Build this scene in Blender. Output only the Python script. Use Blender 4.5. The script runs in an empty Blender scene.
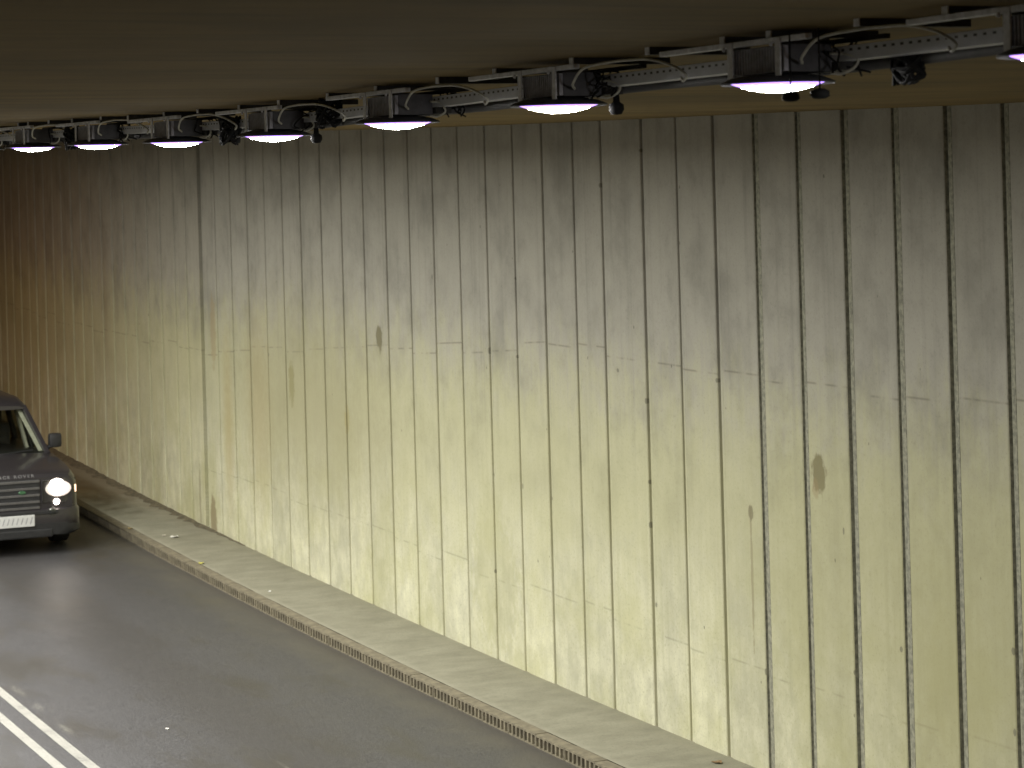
import bpy, bmesh, math, random
from mathutils import Vector, Matrix
random.seed(7)
sc = bpy.context.scene
COL = sc.collection
R = math.radians

# ------------------------------------------------------------------ the tunnel's own frame
# d metres along the road, y metres to the right of the camera, h metres above the road
EYE = 5.3
KV, SV, KH = .00133, .01908, .00091
W, YC, YG, YL = 10.8147, 9.8596, 9.7317, 4.74688      # wall, pavement edge, kerb face, lamp row
HT = EYE + .345                                       # ceiling height
HK = .12                                              # pavement height

def prof(d): return SV*d + KV*(d-20)**2/2
def T(d, y, h): return Vector((y + KH*d*d/2, d, h + prof(d)))
def ceil_h(d): return HT - .036*math.exp(-((d-13.6)/2.9)**2)
def frame(d):   # rotation that lies along the road
    return (math.atan(SV + KV*(d-20)), 0, -math.atan(KH*d))

# ------------------------------------------------------------------ helpers: meshes
def link(name, bm, mats, parent=None, smooth=False, angle=None):
    me = bpy.data.meshes.new(name)
    bm.normal_update()
    bm.to_mesh(me); bm.free()
    if not isinstance(mats, (list, tuple)): mats = [mats]
    for m in mats: me.materials.append(m)
    if smooth:
        for p in me.polygons: p.use_smooth = True
        if angle: me.set_sharp_from_angle(angle=angle)
    o = bpy.data.objects.new(name, me); COL.objects.link(o)
    if parent: o.parent = parent
    return o
def empty(name, loc, rot=(0,0,0)):
    o = bpy.data.objects.new(name, None); COL.objects.link(o)
    o.empty_display_size = .2; o.location = loc; o.rotation_euler = rot
    return o
def tag(o, label=None, cat=None, group=None, kind=None):
    if label: o['label'] = label
    if cat: o['category'] = cat
    if group: o['group'] = group
    if kind: o['kind'] = kind
    return o
def box(bm, x0, x1, y0, y1, z0, z1, mi=0, bev=0):
    vs = [bm.verts.new((x, y, z)) for x in (x0, x1) for y in (y0, y1) for z in (z0, z1)]
    fs = []
    for q in ((0,1,3,2),(4,6,7,5),(0,4,5,1),(2,3,7,6),(0,2,6,4),(1,5,7,3)):
        f = bm.faces.new([vs[i] for i in q]); f.material_index = mi; fs.append(f)
    if bev:
        es = list({e for f in fs for e in f.edges})
        r = bmesh.ops.bevel(bm, geom=es, offset=bev, segments=2, affect='EDGES', profile=.6)
        for f in r['faces']: f.material_index = mi
    return fs
def lathe(bm, prof_, n=32, c=(0,0,0), axis='z', mi=0):
    rings = []
    for r, z in prof_:
        ring = []
        if r < 1e-6:
            p = (0, 0, z)
            ring = [p]
        else:
            ring = [(r*math.cos(2*math.pi*i/n), r*math.sin(2*math.pi*i/n), z) for i in range(n)]
        vs = []
        for p in ring:
            if axis == 'x': p = (p[2], p[0], p[1])
            elif axis == 'y': p = (p[0], p[2], p[1])
            vs.append(bm.verts.new((p[0]+c[0], p[1]+c[1], p[2]+c[2])))
        rings.append(vs)
    for a, b in zip(rings, rings[1:]):
        for i in range(n):
            j = (i+1) % n
            if len(a) == 1 and len(b) == 1: continue
            if len(a) == 1: f = bm.faces.new((a[0], b[i], b[j]))
            elif len(b) == 1: f = bm.faces.new((a[i], b[0], a[j]))
            else: f = bm.faces.new((a[i], b[i], b[j], a[j]))
            f.material_index = mi
    bmesh.ops.recalc_face_normals(bm, faces=bm.faces)
def tube(bm, pts, r, n=8, mi=0, closed=True):
    pts = [Vector(p) for p in pts]
    rings = []
    for i, p in enumerate(pts):
        t = (pts[min(i+1, len(pts)-1)] - pts[max(i-1, 0)]).normalized()
        up = Vector((0,0,1)) if abs(t.z) < .95 else Vector((1,0,0))
        s = t.cross(up).normalized(); u = s.cross(t)
        rr = r[i] if isinstance(r, (list, tuple)) else r
        rings.append([bm.verts.new(p + rr*(math.cos(a)*s + math.sin(a)*u)) for a in [2*math.pi*k/n for k in range(n)]])
    for a, b in zip(rings, rings[1:]):
        for k in range(n):
            f = bm.faces.new((a[k], a[(k+1)%n], b[(k+1)%n], b[k])); f.material_index = mi
    if closed:
        bm.faces.new(rings[0]).material_index = mi; bm.faces.new(rings[-1][::-1]).material_index = mi
    bmesh.ops.recalc_face_normals(bm, faces=bm.faces)
def spline(ps, n=8):
    ps = [Vector(p) for p in ps]; out = []
    q = [ps[0]*2-ps[1]] + ps + [ps[-1]*2-ps[-2]]
    for i in range(1, len(q)-2):
        for k in range(n):
            t = k/n
            a, b, c, d = q[i-1:i+3]
            out.append(.5*((2*b) + (c-a)*t + (2*a-5*b+4*c-d)*t*t + (3*b-a-3*c+d)*t**3))
    out.append(ps[-1]); return out

# ------------------------------------------------------------------ helpers: materials
class Mat:
    def __init__(s, name):
        s.m = bpy.data.materials.new(name); s.m.use_nodes = True
        s.t = s.m.node_tree; s.b = s.t.nodes['Principled BSDF']
    def n(s, ty, **kw):
        x = s.t.nodes.new(ty)
        for k, v in kw.items(): setattr(x, k, v)
        return x
    def l(s, a, b): s.t.links.new(a, b)
    def put(s, sock, v):
        if v is None: return
        if hasattr(v, 'is_output'): s.l(v, sock)
        else:
            if sock.type == 'RGBA' and len(v) == 3: v = (*v, 1)
            sock.default_value = v
    def math(s, op, a, b=None, c=None, clamp=False):
        x = s.n('ShaderNodeMath', operation=op); x.use_clamp = clamp
        s.put(x.inputs[0], a)
        if b is not None: s.put(x.inputs[1], b)
        if c is not None: s.put(x.inputs[2], c)
        return x.outputs[0]
    def mix(s, f, a, b, mode='MIX'):
        x = s.n('ShaderNodeMix', data_type='RGBA', blend_type=mode)
        s.put(x.inputs['Factor'], f); s.put(x.inputs[6], a); s.put(x.inputs[7], b)
        return x.outputs[2]
    def ramp(s, v, lo, hi, a=0., b=1.):
        x = s.n('ShaderNodeMapRange'); x.clamp = True; x.interpolation_type = 'SMOOTHSTEP'
        s.put(x.inputs[0], v); s.put(x.inputs[1], lo); s.put(x.inputs[2], hi); s.put(x.inputs[3], a); s.put(x.inputs[4], b)
        return x.outputs[0]
    def coord(s, kind='Object', scale=(1,1,1), off=(0,0,0)):
        c = s.n('ShaderNodeTexCoord'); mp = s.n('ShaderNodeMapping')
        s.l(c.outputs[kind], mp.inputs[0]); mp.inputs['Scale'].default_value = scale; mp.inputs['Location'].default_value = off
        return mp.outputs[0]
    def noise(s, vec, scale=5, detail=4, rough=.55, dist=0):
        x = s.n('ShaderNodeTexNoise'); s.l(vec, x.inputs['Vector'])
        x.inputs['Scale'].default_value = scale; x.inputs['Detail'].default_value = detail
        x.inputs['Roughness'].default_value = rough; x.inputs['Distortion'].default_value = dist
        return x.outputs[0]
    def sep(s, vec):
        x = s.n('ShaderNodeSeparateXYZ'); s.l(vec, x.inputs[0]); return x.outputs
    def comb(s, x, y, z=0.):
        c = s.n('ShaderNodeCombineXYZ'); s.put(c.inputs[0], x); s.put(c.inputs[1], y); s.put(c.inputs[2], z); return c.outputs[0]
    def bump(s, h, strength=.3, dist=.01):
        x = s.n('ShaderNodeBump'); s.l(h, x.inputs['Height']); x.inputs['Strength'].default_value = strength
        x.inputs['Distance'].default_value = dist; s.l(x.outputs[0], s.b.inputs['Normal'])
    def set(s, **kw):
        for k, v in kw.items(): s.put(s.b.inputs[k.replace('_', ' ')], v)
        return s
def plain(name, col, rough=.6, metal=0., var=.12, scale=20, bump=0, emit=None, es=0):
    k = Mat(name); v = k.coord()
    nz = k.noise(v, scale, 5)
    f = k.ramp(nz, .3, .7)
    c = k.mix(f, tuple(x*(1-var) for x in col), tuple(min(1, x*(1+var)) for x in col))
    k.set(Base_Color=c, Roughness=k.ramp(nz, .2, .8, rough*.85, min(1, rough*1.15)), Metallic=metal)
    if bump: k.bump(nz, bump, .01)
    if emit: k.set(Emission_Color=emit, Emission_Strength=es)
    return k.m

def wall_material(name, base, sootcol, soot, stains_dim, line=None, film=(.405, .392, .238)):
    k = Mat(name)
    uv = k.coord('UV')                       # u = metres along the wall, v = metres above the road
    u, v, _ = k.sep(uv)
    at = k.n('ShaderNodeAttribute', attribute_name='board'); br = at.outputs['Fac']
    off = k.math('MULTIPLY', br, 37.)
    big = k.noise(k.comb(k.math('MULTIPLY', u, .9), k.math('MULTIPLY', v, .8), 3.), 1., 7, .64)
    blot = k.noise(k.comb(k.math('MULTIPLY', u, 3.), k.math('MULTIPLY', v, 2.), off), 1.6, 6, .62)
    streak = k.noise(k.comb(k.math('MULTIPLY', u, 22.), k.math('MULTIPLY', v, .35), off), 1., 5, .6)
    fine = k.noise(k.comb(k.math('MULTIPLY', u, 46.), k.math('MULTIPLY', v, 40.), off), 1., 5, .65)
    c = k.mix(k.ramp(blot, .3, .72), tuple(x*.80 for x in base), tuple(min(.8, x*1.12) for x in base))
    c = k.mix(k.ramp(big, .40, .66, 0, .75), c, (base[0]*.79, base[1]*.79, base[2]*.61))
    # each pour has a slightly different grey
    val = k.ramp(br, 0, 1, .92, 1.05)
    c = k.mix(1., c, k.comb(val, val, val), 'MULTIPLY')
    c = k.mix(k.ramp(streak, .48, .8, 0, .26), c, (base[0]*.55, base[1]*.57, base[2]*.5))
    c = k.mix(k.ramp(fine, .52, .78, 0, .5), c, (base[0]*.6, base[1]*.6, base[2]*.55))
    # traffic grime: a film left on the upper boards, its lower edge ragged
    lv = k.math('ADD', v, k.math('MULTIPLY', k.math('SUBTRACT', blot, .5), 1.6))
    lv = k.math('ADD', lv, k.math('MULTIPLY', k.math('SUBTRACT', streak, .5), .9))
    c = k.mix(k.ramp(lv, .55, 2.5, 0, .85), c, film)
    c = k.mix(k.ramp(lv, 2.5, 3.9, 0, soot), c, sootcol)
    # soot clouds and runs over the whole face
    cl = k.noise(k.comb(k.math('MULTIPLY', u, 1.5), k.math('MULTIPLY', v, 1.1), 9.), 1., 8, .62, .1)
    cl2 = k.noise(k.comb(k.math('MULTIPLY', u, 4.2), k.math('MULTIPLY', v, 3.2), 5.), 1., 8, .68)
    run = k.noise(k.comb(k.math('MULTIPLY', u, 9.), k.math('MULTIPLY', v, .22), off), 1., 6, .62)
    dark = k.mix(k.ramp(v, 1.6, 3.6), (.17, .162, .085), (.10, .097, .078))
    hi = k.ramp(v, 1.3, 3.7, .42, 1.)
    c = k.mix(k.math('MULTIPLY', k.ramp(cl, .42, .76, 0, .42), hi), c, dark)
    c = k.mix(k.math('MULTIPLY', k.ramp(cl2, .48, .78, 0, .26), hi), c, dark)
    c = k.mix(k.math('MULTIPLY', k.ramp(run, .48, .76, 0, .26), k.ramp(v, 1.2, 4.6, .25, 1.)), c, dark)
    c = k.mix(k.ramp(fine, .5, .8, 0, .30), c, dark)
    c = k.mix(k.ramp(cl2, .46, .26, 0, .08), c, (.62, .60, .47))
    # pour line, a little higher or lower from board to board
    for hh, st, sl in (((line[0], .4, line[1]),) if line else ((3.40, .55, -.078), (.93, .34, 0.))):
        hu = k.math('MULTIPLY_ADD', k.math('MAXIMUM', k.math('SUBTRACT', u, 22.), 0.), sl, hh)
        dl = k.math('ABSOLUTE', k.math('SUBTRACT', v, k.math('ADD', hu, k.math('MULTIPLY', k.math('FRACT', k.math('MULTIPLY', br, 7.31)), .13))))
        dl = k.math('ADD', dl, k.math('MULTIPLY', fine, .006))
        wob = k.ramp(k.noise(k.comb(k.math('MULTIPLY', u, 4.), off, 0.), 1., 3), .40, .56, 0, st)
        c = k.mix(k.math('MULTIPLY', k.ramp(dl, .003, .018, 1, 0), wob), c, (.12, .11, .08))
    # blow holes
    vo = k.n('ShaderNodeTexVoronoi', feature='F1'); k.l(k.comb(k.math('MULTIPLY', u, 3.2), k.math('MULTIPLY', v, 2.1), off), vo.inputs['Vector'])
    vo.inputs['Scale'].default_value = 1.3
    hole = k.math('MULTIPLY', k.ramp(vo.outputs['Distance'], .03, .055, 1, 0), k.ramp(k.sep(vo.outputs['Color'])[0], .62, .66))
    c = k.mix(k.math('MULTIPLY', hole, .7), c, (.09, .085, .06))
    sn = k.math('MULTIPLY', k.math('SUBTRACT', k.noise(k.comb(k.math('MULTIPLY', u, 14.), k.math('MULTIPLY', v, 9.)), 1., 4), .5), 1.5)
    for (du, hv, ru, rv, col, st) in stains_dim:
        a = k.math('DIVIDE', k.math('SUBTRACT', u, du), ru); b = k.math('DIVIDE', k.math('SUBTRACT', v, hv), rv)
        r = k.math('SQRT', k.math('ADD', k.math('MULTIPLY', a, a), k.math('MULTIPLY', b, b)))
        r = k.math('ADD', r, k.math('MULTIPLY', sn, .5) if rv > .85 else sn)
        c = k.mix(k.ramp(r, .75, 1.15, st, 0) if rv <= .85 else k.ramp(r, .1, 1.5, st, 0), c, col)
    k.set(Base_Color=c, Roughness=.92)
    h = k.math('ADD', k.math('MULTIPLY', fine, .4), k.math('ADD', blot, k.math('MULTIPLY', hole, -1.5)))
    k.bump(h, .25, .012)
    return k.m

# ------------------------------------------------------------------ materials
OCH = (.30, .23, .09)
M = {}
STAINS_DIM_A = [(26.5, 3.25, .10, .15, (.13,.115,.06), .9), (29.55, 2.47, .11, .28, (.20,.18,.05), .85), (17.02, 2.72, .11, .15, (.165,.145,.07), .9),
            (17.07, 2.60, .05, .09, (.28,.20,.10), .4), (18.12, 1.75, .02, .62, (.24,.21,.12), .7), (18.12, 2.28, .04, .07, (.16,.14,.08), .8),
            (27.62, 2.2, .09, .16, (.33,.28,.10), .7), (32.2, 1.7, .22, 1.2, (.36,.29,.12), .55), (32.8, 2.9, .12, .5, (.32,.24,.12), .5),
            (33.0, .25, .14, .4, (.20,.15,.07), .7), (23.4, .9, .6, .7, (.36,.35,.18), .35), (15.3, 1.2, .5, .9, (.34,.32,.15), .4), (28.9, 2.2, 3.2, 1.5, (.27,.25,.14), .62), (30.9, 2.0, .5, 1.3, (.33,.27,.13), .4), (15.2, 1.3, 3.2, 1.6, (.29,.275,.13), .5)]  # two widest entries also paint weaker lamplight as a soft darker tone
# small holes and rust spots along the joints
STAINS_DIM_A += [(d_, h_, .014 + .012*((i*37) % 10)/10, .018 + .016*((i*53) % 10)/10, (.09,.085,.06), .6) for i, (d_, h_) in enumerate([(19.25, 4.53), (17.9, 4.4), (17.2, 4.55), (16.52, 4.05), (18.63, 3.36), (19.95, 3.08), (23.41, 3.32), (22.72, 3.3), (14.46, 3.52), (24.88, 4.02), (22.72, 4.09), (15.91, 1.49), (17.19, 1.7), (17.86, 1.25), (16.56, 1.2), (23.39, 2.03), (22.68, 1.99), (22.01, 1.95), (19.93, 2.34), (19.94, 1.95), (14.43, 3.22), (15.82, 2.14), (14.49, 1.71), (16.67, 2.3), (20.49, 3.32), (15.82, 5.27), (30.45, 2.76), (19.93, 5.36), (20.76, 5.04), (14.5, 1.13), (23.41, 1.03), (19.88, 1.23), (17.94, 0.97)])]
M['wall_a'] = wall_material('cast concrete cream', (.575, .562, .40), (.325, .308, .272), .78, STAINS_DIM_A)
M['wall_b'] = wall_material('cast concrete brown', (.565, .55, .37), (.315, .295, .255), .78, [(33.6, .5, .05, .5, (.2,.17,.1), .5), (38.5, 3., .3, 1.2, (.26,.2,.12), .3)], line=(2.75, -.02), film=(.42, .40, .235))
M['wall_c'] = plain('pale concrete', (.52, .50, .42), .9, var=.15, scale=2)
M['groove'] = plain('joint mortar', (.235, .23, .168), .95, var=.32, scale=26, bump=.3)  # darker grey for the floors of the nearest joints
M['filler'] = plain('joint filler', (.10, .095, .08), .9, var=.3)
def ceiling_mat():
    k = Mat('ceiling concrete'); v = k.coord('Object', (1,1,1))
    x, y, z = k.sep(v)
    st = k.noise(k.comb(k.math('MULTIPLY', x, .5), k.math('MULTIPLY', y, 5.)), 1., 6, .6)
    bl = k.noise(v, .6, 6, .6)
    c = k.mix(k.ramp(bl, .3, .7), (.160, .106, .030), (.245, .166, .048))
    c = k.mix(k.ramp(st, .45, .75, 0, .5), c, (.08, .06, .024))
    k.set(Base_Color=c, Roughness=.9); k.bump(st, .2, .02); return k.m
M['ceiling'] = ceiling_mat()
def road_mat():
    k = Mat('worn asphalt'); v = k.coord()
    uv = k.coord('UV'); u, y, _ = k.sep(uv)       # u along, y across
    g = k.noise(v, 55, 3, .7); g2 = k.noise(v, 130, 2, .6)
    big = k.noise(k.comb(k.math('MULTIPLY', u, .45), k.math('MULTIPLY', y, 1.)), 1., 9, .68)
    c = k.mix(k.ramp(g, .3, .7), (.032, .0315, .032), (.088, .0855, .086))
    c = k.mix(k.ramp(g2, .60, .72, 0, .6), c, (.19, .185, .17))
    c = k.mix(k.ramp(big, .50, .66, 0, .75), c, (.050, .046, .039))
    # oil and rubber between the wheel tracks, dust by the kerb
    tr = k.math('ABSOLUTE', k.math('SUBTRACT', y, k.math('ADD', 7.75, k.math('MULTIPLY', k.math('SUBTRACT', big, .5), 1.2))))
    c = k.mix(k.ramp(tr, .15, .7, .38, 0), c, (.042, .038, .033))
    ed = k.math('ADD', y, k.math('MULTIPLY', k.math('SUBTRACT', k.noise(v, 2.2, 5), .5), .9))
    c = k.mix(k.ramp(ed, 9.0, 9.75, 0, .55), c, (.11, .10, .075))
    # dried paint scuffs beside the double line
    for du, yy, ru, ry in ((24.15, 6.16, .22, .055), (25.0, 6.16, .30, .05), (23.1, 6.16, .28, .05), (20.5, 7.5, .5, .02)):
        a = k.math('DIVIDE', k.math('SUBTRACT', u, du), ru); b = k.math('DIVIDE', k.math('SUBTRACT', y, yy), ry)
        r = k.math('SQRT', k.math('ADD', k.math('MULTIPLY', a, a), k.math('MULTIPLY', b, b)))
        r = k.math('ADD', r, k.math('MULTIPLY', k.math('SUBTRACT', k.noise(v, 16, 5, .7), .5), 3.))
        c = k.mix(k.math('MULTIPLY', k.ramp(r, .0, 1.3, .45, 0), k.ramp(g, .4, .6)), c, (.26, .25, .21))
    k.set(Base_Color=c, Roughness=k.ramp(big, .3, .75, .44, .34), Specular_IOR_Level=.23)
    k.bump(k.math('ADD', g, k.math('MULTIPLY', g2, .5)), .6, .006); return k.m
M['road'] = road_mat()
def pave_mat():
    k = Mat('pavement cement'); v = k.coord(); uv = k.coord('UV'); u, y, _ = k.sep(uv)
    sm = k.noise(k.comb(k.math('MULTIPLY', u, 3.4), k.math('MULTIPLY', y, 1.6)), 1., 8, .66, .2)
    fi = k.noise(v, 40, 4, .6)
    c = k.mix(k.ramp(sm, .3, .7), (.205, .196, .138), (.28, .268, .195))
    c = k.mix(k.ramp(fi, .48, .74, 0, .55), c, (.15, .142, .10))
    c = k.mix(k.ramp(k.noise(v, 2.2, 7, .68), .5, .72, 0, .4), c, (.16, .15, .105))
    c = k.mix(k.ramp(y, YC+.02, YC+.09, .4, 0), c, (.32, .30, .23))
    w = k.math('ADD', y, k.math('MULTIPLY', k.math('SUBTRACT', sm, .5), .5))
    c = k.mix(k.ramp(w, W-.20, W-.02, 0, .35), c, (.22, .21, .14))
    far = k.math('ADD', u, k.math('MULTIPLY', k.math('SUBTRACT', k.noise(k.comb(u, k.math('MULTIPLY', y, 3.)), 1.3, 5), .5), 9.))
    c = k.mix(k.ramp(far, 35.5, 38, 0, .75), c, (.15, .125, .075))
    k.set(Base_Color=c, Roughness=.9); k.bump(k.math('ADD', k.math('MULTIPLY', sm, .5), k.math('MULTIPLY', fi, .8)), .3, .012); return k.m
M['pave'] = pave_mat()
M['kerb'] = plain('kerb stone brown', (.175, .152, .10), .85, var=.3, scale=9, bump=.4)
M['slot'] = plain('slot shade dark', (.03, .027, .022), .8)  # near-black fill paints the shade deep inside the drain slots
def paint_mat():
    k = Mat('road paint'); v = k.coord()
    n1 = k.noise(v, 35, 5, .7); n2 = k.noise(v, 3, 5, .6)
    c = k.mix(k.ramp(n1, .3, .7), (.20, .193, .168), (.27, .26, .225))
    c = k.mix(k.ramp(k.math('ADD', n1, n2), 1.02, 1.25, 0, .7), c, (.12, .115, .10))
    k.set(Base_Color=c, Roughness=.65); k.bump(n1, .2, .004); return k.m
M['paint'] = paint_mat()
M['zinc'] = plain('galvanised grey', (.62, .63, .68), .5, .05, var=.18, scale=30)
M['zincd'] = plain('dark steel and shade', (.055, .053, .05), .7, .3, var=.3, scale=25)
M['fin'] = plain('finned ballast grey', (.44, .44, .50), .55, .05, var=.2, scale=30)
M['shade'] = plain('lamp housing dark', (.10, .10, .11), .6, .3, var=.25, scale=18)
M['cable'] = plain('pale cable sheath', (.55, .54, .48), .6, var=.15)
M['black'] = plain('black rubber', (.014, .014, .014), .75, var=.2)
M['black'].node_tree.nodes['Principled BSDF'].inputs['Specular IOR Level'].default_value = .15
M['dirt'] = plain('swept dirt', (.115, .10, .062), .97, var=.45, scale=16, bump=.8)
def lens_mat(name, col, s):
    k = Mat(name); v = k.coord(); nz = k.noise(v, 14, 3)
    k.set(Base_Color=k.mix(nz, (.8,.8,.8), (.7,.7,.75)), Roughness=.2, Emission_Color=col, Emission_Strength=s); return k.m
LAMP = 200.
M['lens'] = lens_mat('lit lamp glass', (1., .975, .93), LAMP)
M['lens_fringe'] = lens_mat('violet fringe glow', (.45, .25, 1.), 2.6)  # violet glow standing in for camera colour fringing around the lit glass
M['lens_warm'] = lens_mat('lit lamp glass warm', (1., .62, .22), LAMP*.3)
def tray_mat():
    k = Mat('perforated tray'); v = k.coord('UV'); u, h, _ = k.sep(v)
    a = k.math('ABSOLUTE', k.math('SUBTRACT', k.math('FRACT', k.math('MULTIPLY', u, 19.)), .5))
    b = k.math('ABSOLUTE', k.math('SUBTRACT', h, .72))
    m = k.math('MULTIPLY', k.ramp(a, .16, .22, 1, 0), k.ramp(b, .07, .11, 1, 0))
    c = k.mix(k.noise(k.coord(), 22, 4), (.44,.45,.49), (.62,.63,.68))
    k.set(Base_Color=k.mix(m, c, (.03,.03,.03)), Roughness=.55, Metallic=.1); return k.m
M['tray'] = tray_mat()
# car
def carpaint():
    k = Mat('dark grey metallic paint'); v = k.coord()
    c = k.mix(k.noise(v, 300, 2), (.030,.027,.029), (.052,.047,.049))
    k.set(Base_Color=c, Roughness=.38, Metallic=.35, Coat_Weight=.6, Coat_Roughness=.08); return k.m
M['car'] = carpaint()
M['trim'] = plain('black plastic trim', (.018,.018,.018), .55, var=.2)
M['chrome'] = plain('silver grille bar', (.17,.165,.16), .35, .6, var=.1)
M['tyre'] = plain('tyre rubber', (.02,.02,.02), .85, var=.2)
M['rim'] = plain('alloy rim', (.4,.4,.41), .35, .8)
M['plate'] = plain('plate white', (.58,.58,.55), .4, var=.05)
M['mark'] = plain('plate grey marks', (.30,.30,.30), .5)
M['letter'] = plain('silver hood letters', (.24,.235,.23), .4, .4)
M['badge'] = plain('green badge', (.05,.13,.06), .35)
M['seat'] = plain('dark seat cloth', (.035,.033,.03), .8)
def glass(name, tr, rough=.02):
    k = Mat(name); v = k.coord(); t = k.t
    tb = k.n('ShaderNodeBsdfTransparent'); tb.inputs[0].default_value = (tr, tr*1.02, tr*.98, 1)
    gl = k.n('ShaderNodeBsdfGlossy'); gl.inputs['Roughness'].default_value = rough
    k.put(gl.inputs[0], k.mix(k.noise(v, 3, 3), (.85,.87,.86), (1,1,1)))
    lw = k.n('ShaderNodeLayerWeight'); lw.inputs[0].default_value = .5
    mx = k.n('ShaderNodeMixShader'); k.put(mx.inputs[0], k.math('MULTIPLY_ADD', k.math('POWER', lw.outputs['Facing'], 4.), .8, .03)); k.l(tb.outputs[0], mx.inputs[1]); k.l(gl.outputs[0], mx.inputs[2])
    k.l(mx.outputs[0], t.nodes['Material Output'].inputs[0]); return k.m
M['glass'] = glass('car window glass', .80)
M['lampglass'] = glass('headlight glass', .93)
M['bulb'] = lens_mat('lit headlight', (1., .88, .76), 22.)
M['bulb2'] = lens_mat('lit side lamp', (1., .86, .78), 10.)
M['bowl'] = lens_mat('headlight bowl glow', (1., .72, .58), .55)  # bowl glows itself, standing in for bulb light spread around the headlight
M['amber'] = lens_mat('lit amber indicator', (1., .62, .36), 2.2)

# ------------------------------------------------------------------ setting
def sheet(name, rows, ds, mats, uvf=None, mi=None):
    """rows: list of (y, h) across; swept along ds"""
    bm = bmesh.new(); uvl = bm.loops.layers.uv.new('UVMap')
    grid = [[bm.verts.new(T(d, y, h(d) if callable(h) else h)) for (y, h) in rows] for d in ds]
    for i in range(len(ds)-1):
        for j in range(len(rows)-1):
            f = bm.faces.new((grid[i][j], grid[i+1][j], grid[i+1][j+1], grid[i][j+1]))
            q = [(ds[i], j), (ds[i+1], j), (ds[i+1], j+1), (ds[i], j+1)]
            for l, (dd, jj) in zip(f.loops, q):
                l[uvl].uv = uvf(dd, jj) if uvf else (dd, rows[jj][0])
    return link(name, bm, mats)
def frange(a, b, n): return [a+(b-a)*i/n for i in range(n+1)]
DS = frange(-24, 6, 30) + frange(7, 60, 53) + frange(63, 140, 26)
YO = -3.6                                             # the opposite wall, behind the camera
road = tag(sheet('road', [(y, .035*(1-((y-5.85)/4.)**2) if abs(y-5.85) < 4 else 0) for y in frange(YO+1.05, YG+.07, 12)][:] and [(YO+1.05, 0), (YG+.07, 0)], DS, M['road']), kind='structure')
tag(sheet('pavement', [(YC, HK), (W+.15, HK)], DS, M['pave']), kind='structure')
tag(sheet('pavement', [(YO-.1, HK), (YO+1.05, HK), (YO+1.05, -.02)], DS, M['pave']), kind='structure')
tag(sheet('ceiling', [(YO-.3, ceil_h), (1., ceil_h), (4., ceil_h), (7., ceil_h), (W+.3, ceil_h)], frange(-24, 6, 15)+frange(6.5, 20, 27)+frange(22, 140, 50), M['ceiling']), kind='structure')
tag(sheet('wall', [(YO, 0), (YO, HT+.05)], DS, M['wall_c']), kind='structure')
# painted double line
for y in (5.98758, 5.72063):
    tag(sheet('road_marking', [(y-.05, .004), (y+.05, .004)], DS, M['paint']), kind='structure')

# wall of cast boards with recessed joints -------------------------------------------------
JA = [14.478,15.174,15.864,16.565,17.253,17.937,18.622,19.29,19.945,20.761,21.359,22.045,22.732,23.415,24.129,24.84,25.533,26.238,26.942,27.663,28.368,29.103,29.787,30.492,31.219,31.926,32.62]
while JA[0] > -24: JA.insert(0, JA[0]-.692)
JB = [34.012,34.595,35.308,36.005,36.689,37.327,38.005,38.663,39.369,39.986,40.622,41.292,41.919,42.572,43.245,43.827,44.499,45.15,45.785,46.384]
while JB[-1] < 140: JB.append(JB[-1]+.645)
GAP0, GAP1 = 33.205, 33.345
def wall_section(name, joints, d0, d1, mat, rnd):
    bm = bmesh.new(); uvl = bm.loops.layers.uv.new('UVMap'); bl = bm.verts.layers.float.new('board')
    # profile along increasing d: (d, set-back, material)
    prof_ = []; base = 0.; bid = rnd.random()
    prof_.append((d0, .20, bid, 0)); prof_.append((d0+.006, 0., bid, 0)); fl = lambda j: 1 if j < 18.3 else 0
    for j in joints:
        if not (d0+.15 < j < d1-.05): continue
        nb = rnd.uniform(-.004, .004); w_ = rnd.uniform(.088, .115); dp = rnd.uniform(.018, .026)
        near = max(0., min(1., (23-j)/6.))
        cw = .015 + .006*near; cd = .022 + .016*near
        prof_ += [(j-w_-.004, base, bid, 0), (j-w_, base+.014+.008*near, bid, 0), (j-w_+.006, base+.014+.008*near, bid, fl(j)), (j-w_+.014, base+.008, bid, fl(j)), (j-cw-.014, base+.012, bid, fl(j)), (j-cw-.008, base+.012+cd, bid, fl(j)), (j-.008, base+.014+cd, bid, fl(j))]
        bid = rnd.random()
        prof_ += [(j-.002, nb+.006, bid, 0), (j+.007, nb, bid, 0)]
        base = nb
    prof_ += [(d1-.006, base, bid, 0), (d1, .20, bid, 0)]
    hs = [-.1, HK+.0, .6, 1.5, 2.5, 3.5, 4.5, HT+.06]
    cols = []
    for (d, s, b, m) in prof_:
        c = []
        for h in hs:
            v = bm.verts.new(T(d, W+s, h)); v[bl] = b; c.append(v)
        cols.append(c)
    for i in range(len(prof_)-1):
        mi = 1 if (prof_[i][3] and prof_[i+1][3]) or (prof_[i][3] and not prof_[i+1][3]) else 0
        for j in range(len(hs)-1):
            f = bm.faces.new((cols[i][j], cols[i][j+1], cols[i+1][j+1], cols[i+1][j])); f.material_index = mi
            for l, (k_, jj) in zip(f.loops, ((i, j), (i, j+1), (i+1, j+1), (i+1, j))): l[uvl].uv = (prof_[k_][0], hs[jj])
    return link(name, bm, [mat, M['groove']])
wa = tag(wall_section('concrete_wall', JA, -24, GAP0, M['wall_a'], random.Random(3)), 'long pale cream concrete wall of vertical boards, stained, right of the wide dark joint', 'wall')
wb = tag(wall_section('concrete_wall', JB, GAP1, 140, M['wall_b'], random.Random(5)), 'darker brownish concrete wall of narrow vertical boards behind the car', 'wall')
bm = bmesh.new()
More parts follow.
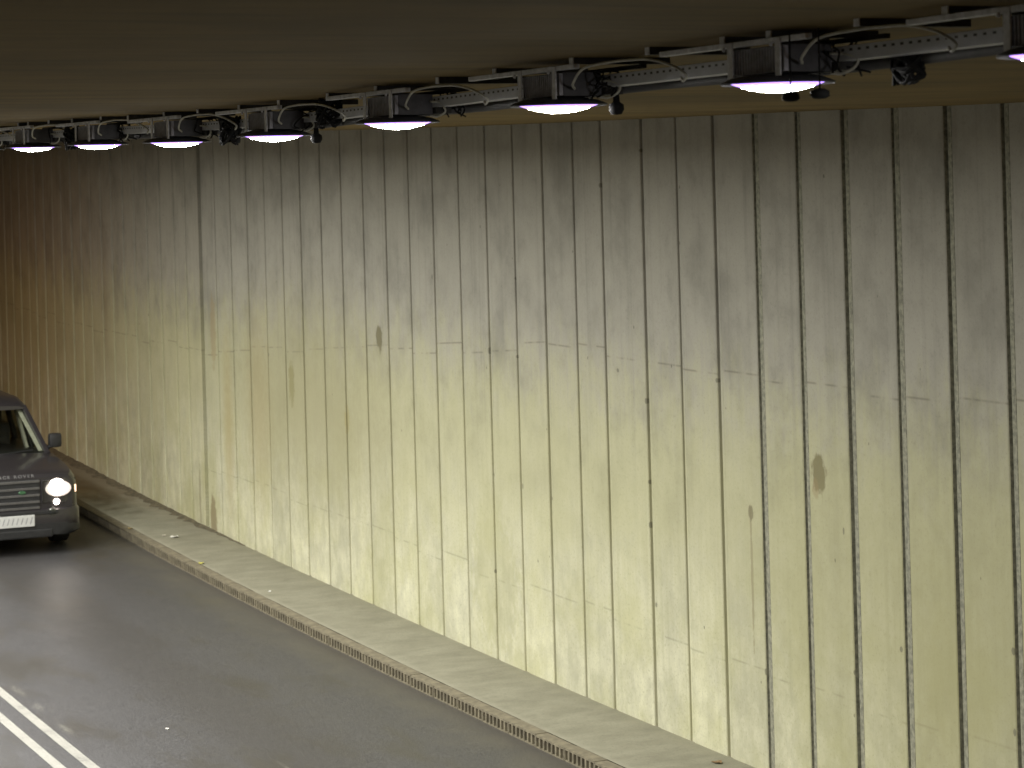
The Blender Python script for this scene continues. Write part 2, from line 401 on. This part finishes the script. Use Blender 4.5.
for h0, h1 in ((HK, 1.6), (1.6, 3.2), (3.2, HT)):
    vs = [bm.verts.new(T(d, W+y, h)) for d in (GAP0+.003, GAP1-.003) for y in (.12, .19) for h in (h0, h1)]
    for q in ((0,1,3,2),(4,6,7,5),(0,4,5,1),(2,3,7,6),(0,2,6,4),(1,5,7,3)): bm.faces.new([vs[i] for i in q])
link('joint_seal', bm, M['filler'], wa)

# kerb: slotted drain blocks ---------------------------------------------------------------
def kerb_block():
    root = empty('kerb_drain_block', (0,0,0))
    L = .588; bm = bmesh.new(); yw = YC-YG
    g = .004
    box(bm, .112, yw, g, L-g, -.05, HK-.002, 0)                        # back
    box(bm, 0, .112, g, L-g, HK-.022, HK-.002, 0)                      # top slab
    box(bm, 0, .112, g, L-g, -.05, .012, 0)                            # foot
    p = (L-2*g)/7
    for i in range(8):
        a = max(g, g+i*p-.0155); b = min(L-g, g+i*p+.0155)
        box(bm, 0, .05, a, b, .012, HK-.022, 0)
    bmesh.ops.remove_doubles(bm, verts=bm.verts, dist=1e-5)
    link('block', bm, M['kerb'], root)
    bm = bmesh.new()
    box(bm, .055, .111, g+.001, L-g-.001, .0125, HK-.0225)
    link('slot_shade', bm, M['slot'], root)
    return root
kb = kerb_block(); first = True
d = 17.284 - .588*3
while d < 49:
    if first: r = kb; first = False
    else:
        r = kb.copy(); COL.objects.link(r)
        for ch in kb.children:
            c = ch.copy(); c.parent = r; COL.objects.link(c)
    r.location = T(d, YG, 0) + Vector((random.uniform(-.003,.003), 0, random.uniform(-.003,.002))); r.rotation_euler = frame(d)
    tag(r, 'brown kerb block with a row of upright drain slots along the road edge', 'kerb block', 'slotted drain kerb blocks along the pavement')
    d += .5882
dend = d
for a, b in ((-24, 17.284-.588*3-.004), (dend+.004, 140)):
    tag(sheet('kerb', [(YG, -.02), (YG, HK-.002), (YC, HK-.002)], [x for x in frange(a, b, 40)], M['kerb']), kind='structure')

# swept dirt against the far wall base -------------------------------------------------------
bm = bmesh.new(); rr = random.Random(11); prev = None
dd = 31.6
while dd < 62:
    k_ = min(1, (dd-31.5)/4)
    wd = (.03 + .15*k_)*rr.uniform(.35, 1.25); hh = (.008+.018*k_)*rr.uniform(.6, 1.2)
    row = [bm.verts.new(T(dd, W-wd, HK+.0015)), bm.verts.new(T(dd, W-wd*.6, HK+hh*.35)), bm.verts.new(T(dd, W-wd*.25, HK+hh*.8)), bm.verts.new(T(dd, W+.004, HK+hh))]
    if prev:
        for i in range(3): bm.faces.new((prev[i], row[i], row[i+1], prev[i+1]))
    prev = row; dd += rr.uniform(.08, .22)
tag(link('dirt', bm, M['dirt'], smooth=True), 'brown dirt swept against the foot of the wall', 'dirt', kind='stuff')
# loose litter
def scrap(name, d, y, h, s, col, label, cat, seed):
    rr = random.Random(seed); bm = bmesh.new(); n = 9
    c = bm.verts.new((0, 0, s*.16)); ring = []
    for i in range(n):
        a = 2*math.pi*i/n; r = s*rr.uniform(.55, 1.1)
        ring.append(bm.verts.new((r*math.cos(a), r*1.5*math.sin(a), .004+s*rr.uniform(0, .35))))
    for i in range(n): bm.faces.new((c, ring[i], ring[(i+1) % n]))
    o = link(name, bm, plain(name+' surface', col, .8, var=.25, scale=60)); o.location = T(d, y, h+.002)
    sm = o.modifiers.new('thick', 'SOLIDIFY'); sm.thickness = .003
    return tag(o, label, cat)
scrap('fallen_leaf', 30.60, 9.88, HK, .045, (.45,.42,.10), 'yellow green leaf lying on the pavement edge', 'leaf', 1)
scrap('paper_scrap', 32.75, 10.16, HK, .055, (.72,.70,.62), 'crumpled white paper scrap on the pavement near the wide joint', 'litter', 2)
scrap('paper_scrap', 32.95, 10.08, HK, .03, (.55,.5,.4), 'tiny beige scrap next to the crumpled white paper', 'litter', 3)
scrap('fallen_leaf', 33.75, 9.83, HK-.0, .035, (.40,.30,.12), 'small brown leaf on the kerb by the headlight', 'leaf', 4)
scrap('paper_scrap', 28.3, 10.02, HK, .018, (.75,.74,.70), 'tiny white scrap in the middle of the pavement', 'litter', 5)
scrap('stone_chip', 22.6, 7.0, 0, .02, (.6,.58,.52), 'tiny pale stone chip lying on the open lane', 'stone', 6)
scrap('twig_scrap', 18.45, 10.62, HK, .05, (.20,.13,.06), 'short brown twig at the wall foot, bottom of the photo', 'twig', 8)

# ------------------------------------------------------------------ lamps
LP, L0 = 1.79048, 7.6245
CH = {-1: (.64, .05), 0: (.38, .05, -.52), 1: (.59, -.17, -.83), 2: (.85, .19, -.57), 3: (.46, -.2), 4: (.87, .09, -.58), 5: (.45, -.28), 6: (.20, -.10, -.70)}
POWER, SPREAD = 186., 180.
def build_lamp(warm=False, chans=(.4, .0), var=0, power=1.):
    """x = across, y = along, z = up; origin on the ceiling over the lamp"""
    root = empty('ceiling_lamp', (0,0,0))
    bm = bmesh.new(); box(bm, -.015, .015, -.215, .84, -.047, -.027, 0, .003); link('mounting_rail', bm, M['zinc'], root)
    bm = bmesh.new(); box(bm, .26, .285, -.30, .50, -.050, -.032, 0, .003); link('mounting_rail', bm, M['zincd'], root)
    for c in chans:
        bm = bmesh.new(); box(bm, .004, .46, c-.016, c+.016, -.0265, .01, 0)
        ch = link('support_channel', bm, M['zincd'], root)  # dark body colour carries the shade on the channel's side and underside
        bm = bmesh.new(); box(bm, -.003, .003, c-.017, c+.017, -.0265, .004, 0, .002); link('end_cap', bm, M['zinc'], ch)
    for u in (.297, -.035):
        bm = bmesh.new(); box(bm, -.019, -.013, u-.018, u+.018, -.166, -.030, 0, .0015)
        s = link('hanger_strap', bm, M['zinc'], root)
        bm = bmesh.new(); lathe(bm, [(0,-.008), (.007,-.007), (.009,0)], 10, (-.024, u+.03, -.052), 'x'); link('bolt', bm, M['zinc'], s)
    # finned ballast
    bm = bmesh.new(); box(bm, .02, .20, -.05, .315, -.152, -.054)
    b = link('ballast', bm, M['shade'], root)
    bm = bmesh.new()
    for i in range(19):
        y = -.047 + i*.0193
        box(bm, .002, .0195, y, y+.007, -.150, -.058)
    link('cooling_fins', bm, M['fin'], b)
    bm = bmesh.new(); box(bm, .205, .29, -.08, .10, -.150, -.075, 0, .006); link('terminal_box', bm, M['zincd'], root)
    # housing and glass
    cc = (.10, .16, 0)
    bm = bmesh.new(); lathe(bm, [(0,-.1535), (.12,-.155), (.17,-.164), (.208,-.180), (.212,-.184), (.208,-.189), (.172,-.184)], 40, cc); link('lamp_housing', bm, M['shade'], root, True, R(50))
    bm = bmesh.new(); lathe(bm, [(.134,-.1970), (.10,-.2065), (.06,-.214), (.03,-.217), (0,-.218)], 40, cc); lgl = link('lamp_glass', bm, M['lens_warm'] if warm else M['lens'], root, True)
    bm = bmesh.new(); lathe(bm, [(.171,-.1842), (.134,-.1970)], 40, cc); link('glass_edge_glow', bm, M['lens_fringe'] if not warm else M['lens_warm'], lgl, True)
    ld = bpy.data.lights.new('lamp_light', 'AREA'); ld.shape = 'DISK'; ld.size = .30; ld.energy = POWER*(.062 if warm else 1.)*power; ld.spread = R(SPREAD)
    ld.color = (1., .27, .055) if warm else (1., .994, .955)
    lo = bpy.data.objects.new('lamp_light', ld); COL.objects.link(lo); lo.parent = root; lo.location = (cc[0], cc[1], -.227)
    rr = random.Random(var*7+1)
    # pale feed cable looping to the tray
    e = rr.uniform(-.05, .05)
    pts = [(.06,-.075,-.125), (.02,-.14,-.105), (.0,-.28,-.05), (.02,-.46+e,-.035), (.03,-.60+e,-.035), (.05,-.72+e,-.04), (.10,-.80+e,-.065), (.155,-.83+e,-.105), (.16,-.80+e,-.13), (.17,-.77+e,-.115)]
    bm = bmesh.new(); tube(bm, spline(pts, 6), .0055, 8); link('feed_cable', bm, M['cable'], root, True)
    pts = [(.18,-.07,-.09), (.20,-.13,-.095), (.205,-.19+e*.5,-.115), (.205,-.19,-.145), (.19,-.13,-.165), (.17,-.09,-.16)]
    bm = bmesh.new(); tube(bm, spline(pts, 6), .005, 8); link('earth_cable', bm, M['cable'], root, True)
    # dark bundle of old wiring behind the housing
    bm = bmesh.new()
    for i in range(4 + var % 3):
        y0 = -.10 + rr.uniform(-.03, .04); x0 = .22 + rr.uniform(-.08, .10)
        p = [(x0, y0, -.05)]
        for k_ in range(4): p.append((x0+rr.uniform(-.04,.04), y0+rr.uniform(-.05,.04)-.01*k_, -.07-.03*k_+rr.uniform(-.015,.015)))
        tube(bm, spline(p, 4), .0042, 6)
    link('wiring', bm, M['black'], root, True)
    if var == 0:
        for (x, y, z, a) in ((-.10, -.25, -.252, .031), (-.09, -.42, -.250, .034)):
            bm = bmesh.new(); lathe(bm, [(0,-.018), (a*.6,-.016), (a,-.008), (a*.95,.010), (a*.5,.018), (.003,.02), (.003,.225)], 18, (x, y, z)); link('rubber_plug', bm, M['black'], root, True)
    elif var in (1, 3):
        bm = bmesh.new(); lathe(bm, [(0,-.03), (.022,-.027), (.033,-.008), (.031,.014), (.015,.026), (.008,.12)], 18, (.28, -.03, -.205)); link('rubber_plug', bm, M['black'], root, True)
    return root
LABELS = {-1: 'ceiling lamp cut off by the right edge of the photo', 0: 'large lit ceiling lamp above the boards with two dark round plugs below', 1: 'lit ceiling lamp second whole one from the right, dark plug on its right',
          2: 'lit ceiling lamp over the oval brown stain, third whole one from the right', 3: 'lit ceiling lamp beside the dark wiring bundle, fourth whole one from the right', 4: 'lit ceiling lamp just left of the wide dark wall joint',
          5: 'lit ceiling lamp second from the left edge, above the brown boards', 6: 'lit ceiling lamp leftmost in the photo, above the car'}
LAST = 22
for i in range(-1, LAST):
    warm = i >= 17
    l = build_lamp(warm, CH.get(i, (.4, -.1)), max(i, 0), {-1: .10, 0: .16, 1: .24, 2: .35, 3: .48, 4: .64, 5: .80, 6: .96, 13: .95, 14: .7, 15: .48, 16: .22}.get(i, 1.16))
    dl = L0 + i*LP + (.12 if i == -1 else 0)
    l.location = T(dl, YL, ceil_h(dl)); l.rotation_euler = frame(dl)
    tag(l, LABELS.get(i, 'lit ceiling lamp further along the row, outside the photo'), 'ceiling lamp', 'lit lamps in a row under the ceiling')

# perforated cable tray, dark pipe behind it, junction box -------------------------------------
def swept(name, sec, ds, mat, y0, uvh=None):
    bm = bmesh.new(); uvl = bm.loops.layers.uv.new('UVMap')
    g = [[bm.verts.new(T(d, y0+a, ceil_h(d)+b)) for a, b in sec] for d in ds]
    n = len(sec)
    for i in range(len(ds)-1):
        for j in range(n):
            k_ = (j+1) % n
            f = bm.faces.new((g[i][j], g[i+1][j], g[i+1][k_], g[i][k_]))
            for l, (dd, q) in zip(f.loops, ((ds[i], j), (ds[i+1], j), (ds[i+1], j+1), (ds[i], j+1))):
                l[uvl].uv = (dd, 0 if not uvh else uvh[q % len(uvh)])
    bm.faces.new(g[0]); bm.faces.new(g[-1][::-1])
    bmesh.ops.recalc_face_normals(bm, faces=bm.faces)
    return link(name, bm, mat)
DL = frange(3.2, 40, 92)
tag(swept('cable_tray', [(0,-.118), (0,-.068), (.006,-.066), (.075,-.066), (.075,-.118)], DL, M['tray'], YL+.20, [0, 1, 1, 1, 0]), 'long perforated grey cable tray running behind the row of lamps', 'cable tray')
bm = bmesh.new(); tube(bm, [T(d, YL+.36, ceil_h(d)-.125+.006*math.sin(d*2.2)) for d in DL], .022, 10)
tag(link('pipe', bm, M['zincd'], smooth=True), 'dark pipe running along behind the cable tray', 'pipe')
def bundle(d, y, z, s, n, label, seed):
    rr = random.Random(seed); bm = bmesh.new()
    for i in range(n):
        a = rr.uniform(0, 6.28); p = []
        for k_ in range(7):
            q = a + k_*1.0
            p.append((s*.5*math.cos(q)*rr.uniform(.5, 1)*.7, s*math.sin(q)*rr.uniform(.5, 1), s*.35*math.cos(q*1.3+i)+rr.uniform(-.03,.03)))
        tube(bm, spline(p, 4), .0075, 6)
    o = link('wiring_bundle', bm, M['black'], smooth=True); o.location = T(d, YL+y, ceil_h(d)+z); o.rotation_euler = frame(d)
    return tag(o, label, 'wiring')
bundle(12.55, .20, -.075, .17, 16, 'tangled black wiring bundle hanging beside the fourth lamp', 1)
bundle(14.15, .18, -.13, .16, 14, 'black wiring bundle hanging right of the lamp by the wide wall joint', 2)
bundle(17.45, .12, -.13, .16, 14, 'black wiring bundle between the two leftmost lamps', 3)
bundle(7.30, .34, -.15, .10, 9, 'small black wiring knot under the cable tray near the right edge', 4)

# ------------------------------------------------------------------ the car (x across, y back from its nose, z up)
CD, CY = 33.05, 8.005
car = empty('parked_car', T(CD, CY, 0), frame(CD)); car.name = 'car'
tag(car, 'dark grey off road car coming out of the tunnel with lit headlights', 'car')
def loft(bm, secs, mi=0, cap=True):
    """secs: (y, [(x,z)...]) half sections from bottom centre to top centre, mirrored"""
    rings = []
    for y, s in secs:
        full = [(x, z) for x, z in s] + [(-x, z) for x, z in reversed(s) if x > 1e-5]
        rings.append([bm.verts.new((x, y, z)) for x, z in full])
    n = len(rings[0])
    for a, b in zip(rings, rings[1:]):
        for i in range(n): bm.faces.new((a[i], a[(i+1)%n], b[(i+1)%n], b[i])).material_index = mi
    if cap: bm.faces.new(rings[0]); bm.faces.new(rings[-1][::-1])
    bmesh.ops.recalc_face_normals(bm, faces=bm.faces)
def bsec(w, zb, zs, zt):
    return [(0, zb), (w*.80, zb), (w*.93, zb+.04), (w*.99, zb+.16), (w, zb+.34), (w*.985, zs-.06), (w*.955, zs), (w*.90, zt-.012), (w*.80, zt), (w*.45, zt+.012), (0, zt+.015)]
def smooth_cut(o, cutters):
    for c in cutters:
        m = o.modifiers.new('b', 'BOOLEAN'); m.operation = 'DIFFERENCE'; m.object = c; m.solver = 'EXACT'
    dg = bpy.context.evaluated_depsgraph_get(); me = bpy.data.meshes.new_from_object(o.evaluated_get(dg))
    o.modifiers.clear(); o.data = me
    for c in cutters: bpy.data.objects.remove(c)
bm = bmesh.new()
st = [(0.00, .82, .36, .98, 1.02), (.03, .86, .31, .99, 1.06), (.12, .91, .28, 1.00, 1.085), (.30, .955, .27, 1.01, 1.10), (.6, .972, .27, 1.03, 1.13), (.95, .978, .27, 1.06, 1.155), (1.35, .975, .27, 1.09, 1.185),
      (1.42, .975, .27, 1.10, 1.16), (2.3, .975, .27, 1.12, 1.15), (3.4, .975, .27, 1.14, 1.17), (4.2, .965, .29, 1.15, 1.18), (4.6, .94, .33, 1.15, 1.18), (4.72, .90, .40, 1.13, 1.16)]
loft(bm, [(y, bsec(w, zb, zs, zt)) for y, w, zb, zs, zt in st])
body = link('body', bm, M['car'])
cut = []
for y in (.92, 3.78):
    for s in (-1, 1):
        bm = bmesh.new(); lathe(bm, [(0,-.16), (.43,-.16), (.43,.16), (0,.16)], 36, (s*.90, y, .40), 'x'); cut.append(link('c', bm, M['trim']))
smooth_cut(body, cut); body.parent = car
for p in body.data.polygons: p.use_smooth = True
body.data.set_sharp_from_angle(angle=R(28))
# roof and pillars
def rsec(w, z0, z1): return [(0, z0), (w*.97, z0), (w, z0+.02), (w*.97, z1-.03), (w*.88, z1-.005), (0, z1+.02)]
bm = bmesh.new(); loft(bm, [(2.02, rsec(.665, 1.735, 1.785)), (2.12, rsec(.69, 1.735, 1.84)), (2.6, rsec(.71, 1.745, 1.885)), (3.6, rsec(.70, 1.745, 1.88)), (4.35, rsec(.67, 1.725, 1.83)), (4.45, rsec(.65, 1.72, 1.76))])
link('roof', bm, M['car'], car, True, R(40))
def bar(name, a, b, r, mat):
    bm = bmesh.new(); a = Vector(a); b = Vector(b)
    t = (b-a).normalized(); s = Vector((1,0,0)); s = (s - t*s.dot(t)).normalized(); u = t.cross(s)
    vs = [bm.verts.new(p + s*i*r[0] + u*j*r[1]) for p in (a, b) for i, j in ((-1,-1),(1,-1),(1,1),(-1,1))]
    for i in range(4): bm.faces.new((vs[i], vs[(i+1)%4], vs[4+(i+1)%4], vs[4+i]))
    bm.faces.new(vs[:4]); bm.faces.new(vs[4:]); bmesh.ops.recalc_face_normals(bm, faces=bm.faces)
    bmesh.ops.bevel(bm, geom=list(bm.edges), offset=.008, segments=2, affect='EDGES')
    return link(name, bm, mat, car, True, R(40))
for s in (-1, 1):
    bar('pillar', (s*.825, 1.36, 1.15), (s*.66, 2.10, 1.76), (.032, .045), M['car'])
    bar('pillar', (s*.85, 2.42, 1.12), (s*.69, 2.52, 1.77), (.025, .07), M['trim'])
    bar('pillar', (s*.85, 3.45, 1.12), (s*.69, 3.42, 1.77), (.025, .09), M['trim'])
    bar('pillar', (s*.84, 4.55, 1.12), (s*.64, 4.36, 1.76), (.035, .10), M['car'])
# glass
def pane(name, pts, mat, thick=.004):
    bm = bmesh.new(); vs = [bm.verts.new(p) for p in pts]; bm.faces.new(vs)
    o = link(name, bm, mat, car); sm = o.modifiers.new('t', 'SOLIDIFY'); sm.thickness = thick; return o
pane('windscreen', [(-.80,1.37,1.165), (.80,1.37,1.165), (.645,2.09,1.755), (-.645,2.09,1.755)], M['glass'])
pane('rear_window', [(-.80,4.60,1.165), (.80,4.60,1.165), (.62,4.40,1.74), (-.62,4.40,1.74)], M['glass'])
for s in (-1, 1):
    pane('side_window', [(s*.842,1.45,1.16), (s*.842,2.37,1.16), (s*.70,2.46,1.75), (s*.672,2.14,1.75)], M['glass'])
    pane('side_window', [(s*.848,2.50,1.16), (s*.848,3.36,1.16), (s*.70,3.36,1.75), (s*.70,2.58,1.75)], M['glass'])
    pane('side_window', [(s*.845,3.56,1.16), (s*.845,4.46,1.16), (s*.665,4.30,1.75), (s*.70,3.52,1.75)], M['glass'])
# cabin
M['cream'] = plain('cream cabin trim', (.62,.60,.50), .7, var=.08)
for s in (-1, 1):
    bar('pillar_trim', (s*.755, 1.47, 1.19), (s*.60, 2.12, 1.72), (.030, .014), M['cream'])
    bar('pillar_trim', (s*.775, 2.40, 1.12), (s*.64, 2.50, 1.72), (.022, .05), M['cream'])
bm = bmesh.new(); box(bm, -.80, .80, 1.45, 1.85, 1.10, 1.20, 0, .03); link('dashboard', bm, M['trim'], car)
for x in (-.38, .38):
    bm = bmesh.new(); box(bm, x-.25, x+.25, 2.35, 2.85, .75, .95, 0, .04); box(bm, x-.24, x+.24, 2.74, 2.92, .95, 1.46, 0, .05); s_ = link('seat', bm, M['seat'], car)
    bm = bmesh.new(); box(bm, x-.13, x+.13, 2.80, 2.90, 1.47, 1.66, 0, .035); link('headrest', bm, M['seat'], s_)
bm = bmesh.new(); box(bm, -.68, .68, 3.55, 3.72, .9, 1.45, 0, .05); link('seat', bm, M['seat'], car)
bm = bmesh.new(); lathe(bm, [(.155,-.015), (.185,-.015), (.185,.015), (.155,.015), (.155,-.015)], 24, (-.38, 1.98, 1.13), 'y'); link('steering_wheel', bm, M['trim'], car)
bm = bmesh.new(); box(bm, -.11, .11, 1.98, 2.0, 1.62, 1.69, 0, .008); link('rear_view_mirror', bm, M['trim'], car)
for x0 in (-.55, .10):
    bm = bmesh.new(); tube(bm, [(x0, 1.335, 1.195), (x0+.52, 1.42, 1.222)], .009, 6); link('wiper', bm, M['trim'], car)
# front end
bm = bmesh.new(); box(bm, -.37, .37, -.030, .02, .63, 1.015, 0, .01); gr = link('grille', bm, M['trim'], car)
for z in (.99, .895, .805, .715, .635):
    bm = bmesh.new(); box(bm, -.365, .365, -.046, -.028, z-.017, z+.017, 0, .006); link('grille_bar', bm, M['chrome'], gr)
bm = bmesh.new(); lathe(bm, [(0,-.004), (.8,-.004), (1,.0), (1,.004)], 24, (0,0,0), 'y')
bmesh.ops.scale(bm, vec=(.05, 1, .024), verts=bm.verts); bmesh.ops.translate(bm, vec=(.125, -.052, .85), verts=bm.verts); link('badge', bm, M['badge'], gr)
# bumper
def bump_sec(y, w, z0, z1): return (y, [(0, z0), (w*.9, z0), (w, z0+.04), (w, z1-.05), (w*.96, z1), (0, z1)])
bm = bmesh.new(); loft(bm, [bump_sec(-.085, .62, .36, .55), bump_sec(-.075, .74, .335, .60), bump_sec(-.03, .85, .32, .615), bump_sec(.06, .92, .31, .62), bump_sec(.22, .962, .31, .62), bump_sec(.47, .985, .31, .62)])
bp = link('bumper', bm, M['car'], car, True, R(35))
bm = bmesh.new(); box(bm, -.60, .60, -.094, -.08, .545, .60, 0, .01); link('air_intake', bm, M['trim'], bp)
bm = bmesh.new(); loft(bm, [bump_sec(-.090, .62, .27, .425), bump_sec(-.080, .745, .26, .425), bump_sec(-.034, .855, .255, .425), bump_sec(.06, .925, .25, .425), bump_sec(.22, .967, .25, .425), bump_sec(.462, .988, .25, .425)]); link('lower_valance', bm, M['trim'], bp, True, R(35))
bm = bmesh.new(); box(bm, -.52, .52, -.108, -.05, .24, .355, 0, .02); link('skid_plate', bm, M['trim'], bp)
for s in (-1, 1):
    bm = bmesh.new(); lathe(bm, [(0,-.012), (.05,-.01), (.06,.0), (.06,.03)], 20, (s*.52, -.085, .60-.02), 'y'); fl = link('fog_lamp', bm, M['lampglass'], bp, True)
    bm = bmesh.new(); lathe(bm, [(0,.0), (.045,-.004), (.047,.02)], 20, (s*.52, -.085, .58), 'y'); link('reflector', bm, M['chrome'], fl, True)
# number plate
bm = bmesh.new(); box(bm, -.275, .275, -.112, -.102, .40, .555, 0, .006); npl = link('number_plate', bm, M['plate'], car)
rr = random.Random(4); bm = bmesh.new()
for i in range(8):
    x = -.225 + i*.062
    vs = [bm.verts.new(p) for p in ((x, -.1135, .435), (x+.014, -.1135, .435), (x+.040, -.1135, .52), (x+.026, -.1135, .52))]
    bm.faces.new(vs)
mk = link('plate_marks', bm, M['mark'], npl); sm = mk.modifiers.new('t', 'SOLIDIFY'); sm.thickness = .001
# headlights
for s in (-1, 1):
    bm = bmesh.new()
    out = [(.40,-.025,.70), (.40,-.030,.99), (.68,-.02,1.005), (.83,.055,1.0), (.91,.20,.985), (.92,.20,.80), (.84,.055,.715), (.68,-.02,.69)]
    a = [bm.verts.new((s*x, y-.012, z)) for x, y, z in out]; b = [bm.verts.new((s*x*.99, y+.10, z)) for x, y, z in out]
    for i in range(8): bm.faces.new((a[i], a[(i+1)%8], b[(i+1)%8], b[i]))
    bm.faces.new(b); bmesh.ops.recalc_face_normals(bm, faces=bm.faces)
    hl = link('headlight', bm, M['chrome'], car)
    bm = bmesh.new(); c = bm.verts.new((s*.66, -.045, .86)); a = [bm.verts.new((s*x, y-.014, z)) for x, y, z in out]
    for i in range(8): bm.faces.new((a[i], a[(i+1)%8], c))
    lg = link('headlight_glass', bm, M['lampglass'], hl)
    bm = bmesh.new(); lathe(bm, [(0,-.018), (.075,-.012), (.108,.0), (.114,.03)], 24, (s*.61, -.035, .892), 'y'); link('lit_lamp', bm, M['bulb'], hl, True)
    bm = bmesh.new(); lathe(bm, [(0,-.012), (.036,-.006), (.042,.02)], 20, (s*.60, -.030, .695), 'y'); link('side_lamp', bm, M['bulb2'], hl, True)
    bm = bmesh.new(); lathe(bm, [(.115,-.012), (.175,-.034), (.18,-.03), (.12,.03)], 28, (s*.62, -.008, .875), 'y'); bmesh.ops.scale(bm, vec=(.98, 1, .60), space=Matrix.Translation((-s*.62, .008, -.875)), verts=bm.verts); link('reflector_bowl_glow', bm, M['bowl'], hl, True)
    bm = bmesh.new(); box(bm, min(s*.80, s*.89), max(s*.80, s*.89), .06, .09, .80, .90, 0, .01); link('indicator', bm, M['amber'], hl)
    # mirror
    bm = bmesh.new(); box(bm, min(s*.90, s*1.085), max(s*.90, s*1.085), 1.57, 1.70, 1.215, 1.415, 0, .045)
    mi_ = link('wing_mirror', bm, M['trim'], car, True, R(50))
    bm = bmesh.new(); tube(bm, [(s*.85, 1.64, 1.17), (s*.93, 1.63, 1.25)], .028, 8); link('mirror_arm', bm, M['trim'], mi_)
# wheels
for y in (.92, 3.78):
    for s in (-1, 1):
        bm = bmesh.new(); lathe(bm, [(.24,-.11), (.34,-.12), (.375,-.10), (.385,0), (.375,.10), (.34,.12), (.24,.11)], 32, (s*.83, y, .385), 'x')
        wh = link('wheel', bm, M['tyre'], car, True, R(50))
        bm = bmesh.new(); lathe(bm, [(0,s*.07), (.06,s*.085), (.08,s*.07), (.2,s*.06), (.235,s*.10), (.243,s*.10), (.243,-s*.10)], 32, (s*.83, y, .385), 'x'); rm = link('rim', bm, M['rim'], wh, True, R(40))
# hood letters
cu = bpy.data.curves.new('hood_letters', 'FONT'); cu.body = 'RANGE ROVER'; cu.size = .068; cu.extrude = .003; cu.align_x = 'CENTER'; cu.align_y = 'CENTER'; cu.space_character = 1.45
to = bpy.data.objects.new('t', cu); COL.objects.link(to)
dg = bpy.context.evaluated_depsgraph_get(); me = bpy.data.meshes.new_from_object(to.evaluated_get(dg)); bpy.data.objects.remove(to)
me.materials.clear(); me.materials.append(M['letter'])
ho = bpy.data.objects.new('hood_letters', me); COL.objects.link(ho); ho.parent = car
ho.location = (0, .012, 1.058); ho.rotation_euler = (R(52), 0, 0)

# ------------------------------------------------------------------ camera, light, render
cam = bpy.data.cameras.new('camera'); co = bpy.data.objects.new('camera', cam); COL.objects.link(co); sc.camera = co
yaw, roll, F = .45236, .02704, 2500.
right = Vector((math.cos(yaw), -math.sin(yaw), 0)); fwd = Vector((math.sin(yaw), math.cos(yaw), 0)); up = Vector((0,0,1))
cx = right*math.cos(roll) - up*math.sin(roll); cy = up*math.cos(roll) + right*math.sin(roll)
co.matrix_world = Matrix(((cx.x, cy.x, -fwd.x, 0), (cx.y, cy.y, -fwd.y, 0), (cx.z, cy.z, -fwd.z, EYE), (0,0,0,1)))
cam.sensor_width = 36; cam.lens = 36*F/1024; cam.shift_y = -181.81/1024; cam.clip_start = .05; cam.clip_end = 2000
cam.dof.use_dof = True; cam.dof.focus_distance = 15.5; cam.dof.aperture_fstop = 6.5

w = bpy.data.worlds.new('World'); sc.world = w; w.use_nodes = True
nt = w.node_tree; sky = nt.nodes.new('ShaderNodeTexSky'); sky.sky_type = 'NISHITA'; sky.sun_disc = False
sky.sun_elevation = R(4); sky.sun_rotation = R(200)
nt.links.new(sky.outputs[0], nt.nodes['Background'].inputs[0]); nt.nodes['Background'].inputs[1].default_value = .02
sun = bpy.data.lights.new('sun', 'SUN'); sun.energy = .05; sun.angle = R(.5); sun.color = (1, .9, .78)
so = bpy.data.objects.new('sun', sun); COL.objects.link(so); so.rotation_euler = (R(86), 0, R(-20))

sc.render.engine = 'CYCLES'
sc.cycles.use_denoising = True
sc.cycles.max_bounces = 8; sc.cycles.diffuse_bounces = 5; sc.cycles.transparent_max_bounces = 8
sc.cycles.sample_clamp_indirect = 6
sc.cycles.caustics_reflective = False; sc.cycles.caustics_refractive = False
sc.view_settings.view_transform = 'Standard'; sc.view_settings.look = 'None'; sc.view_settings.gamma = 1; sc.view_settings.exposure = 0
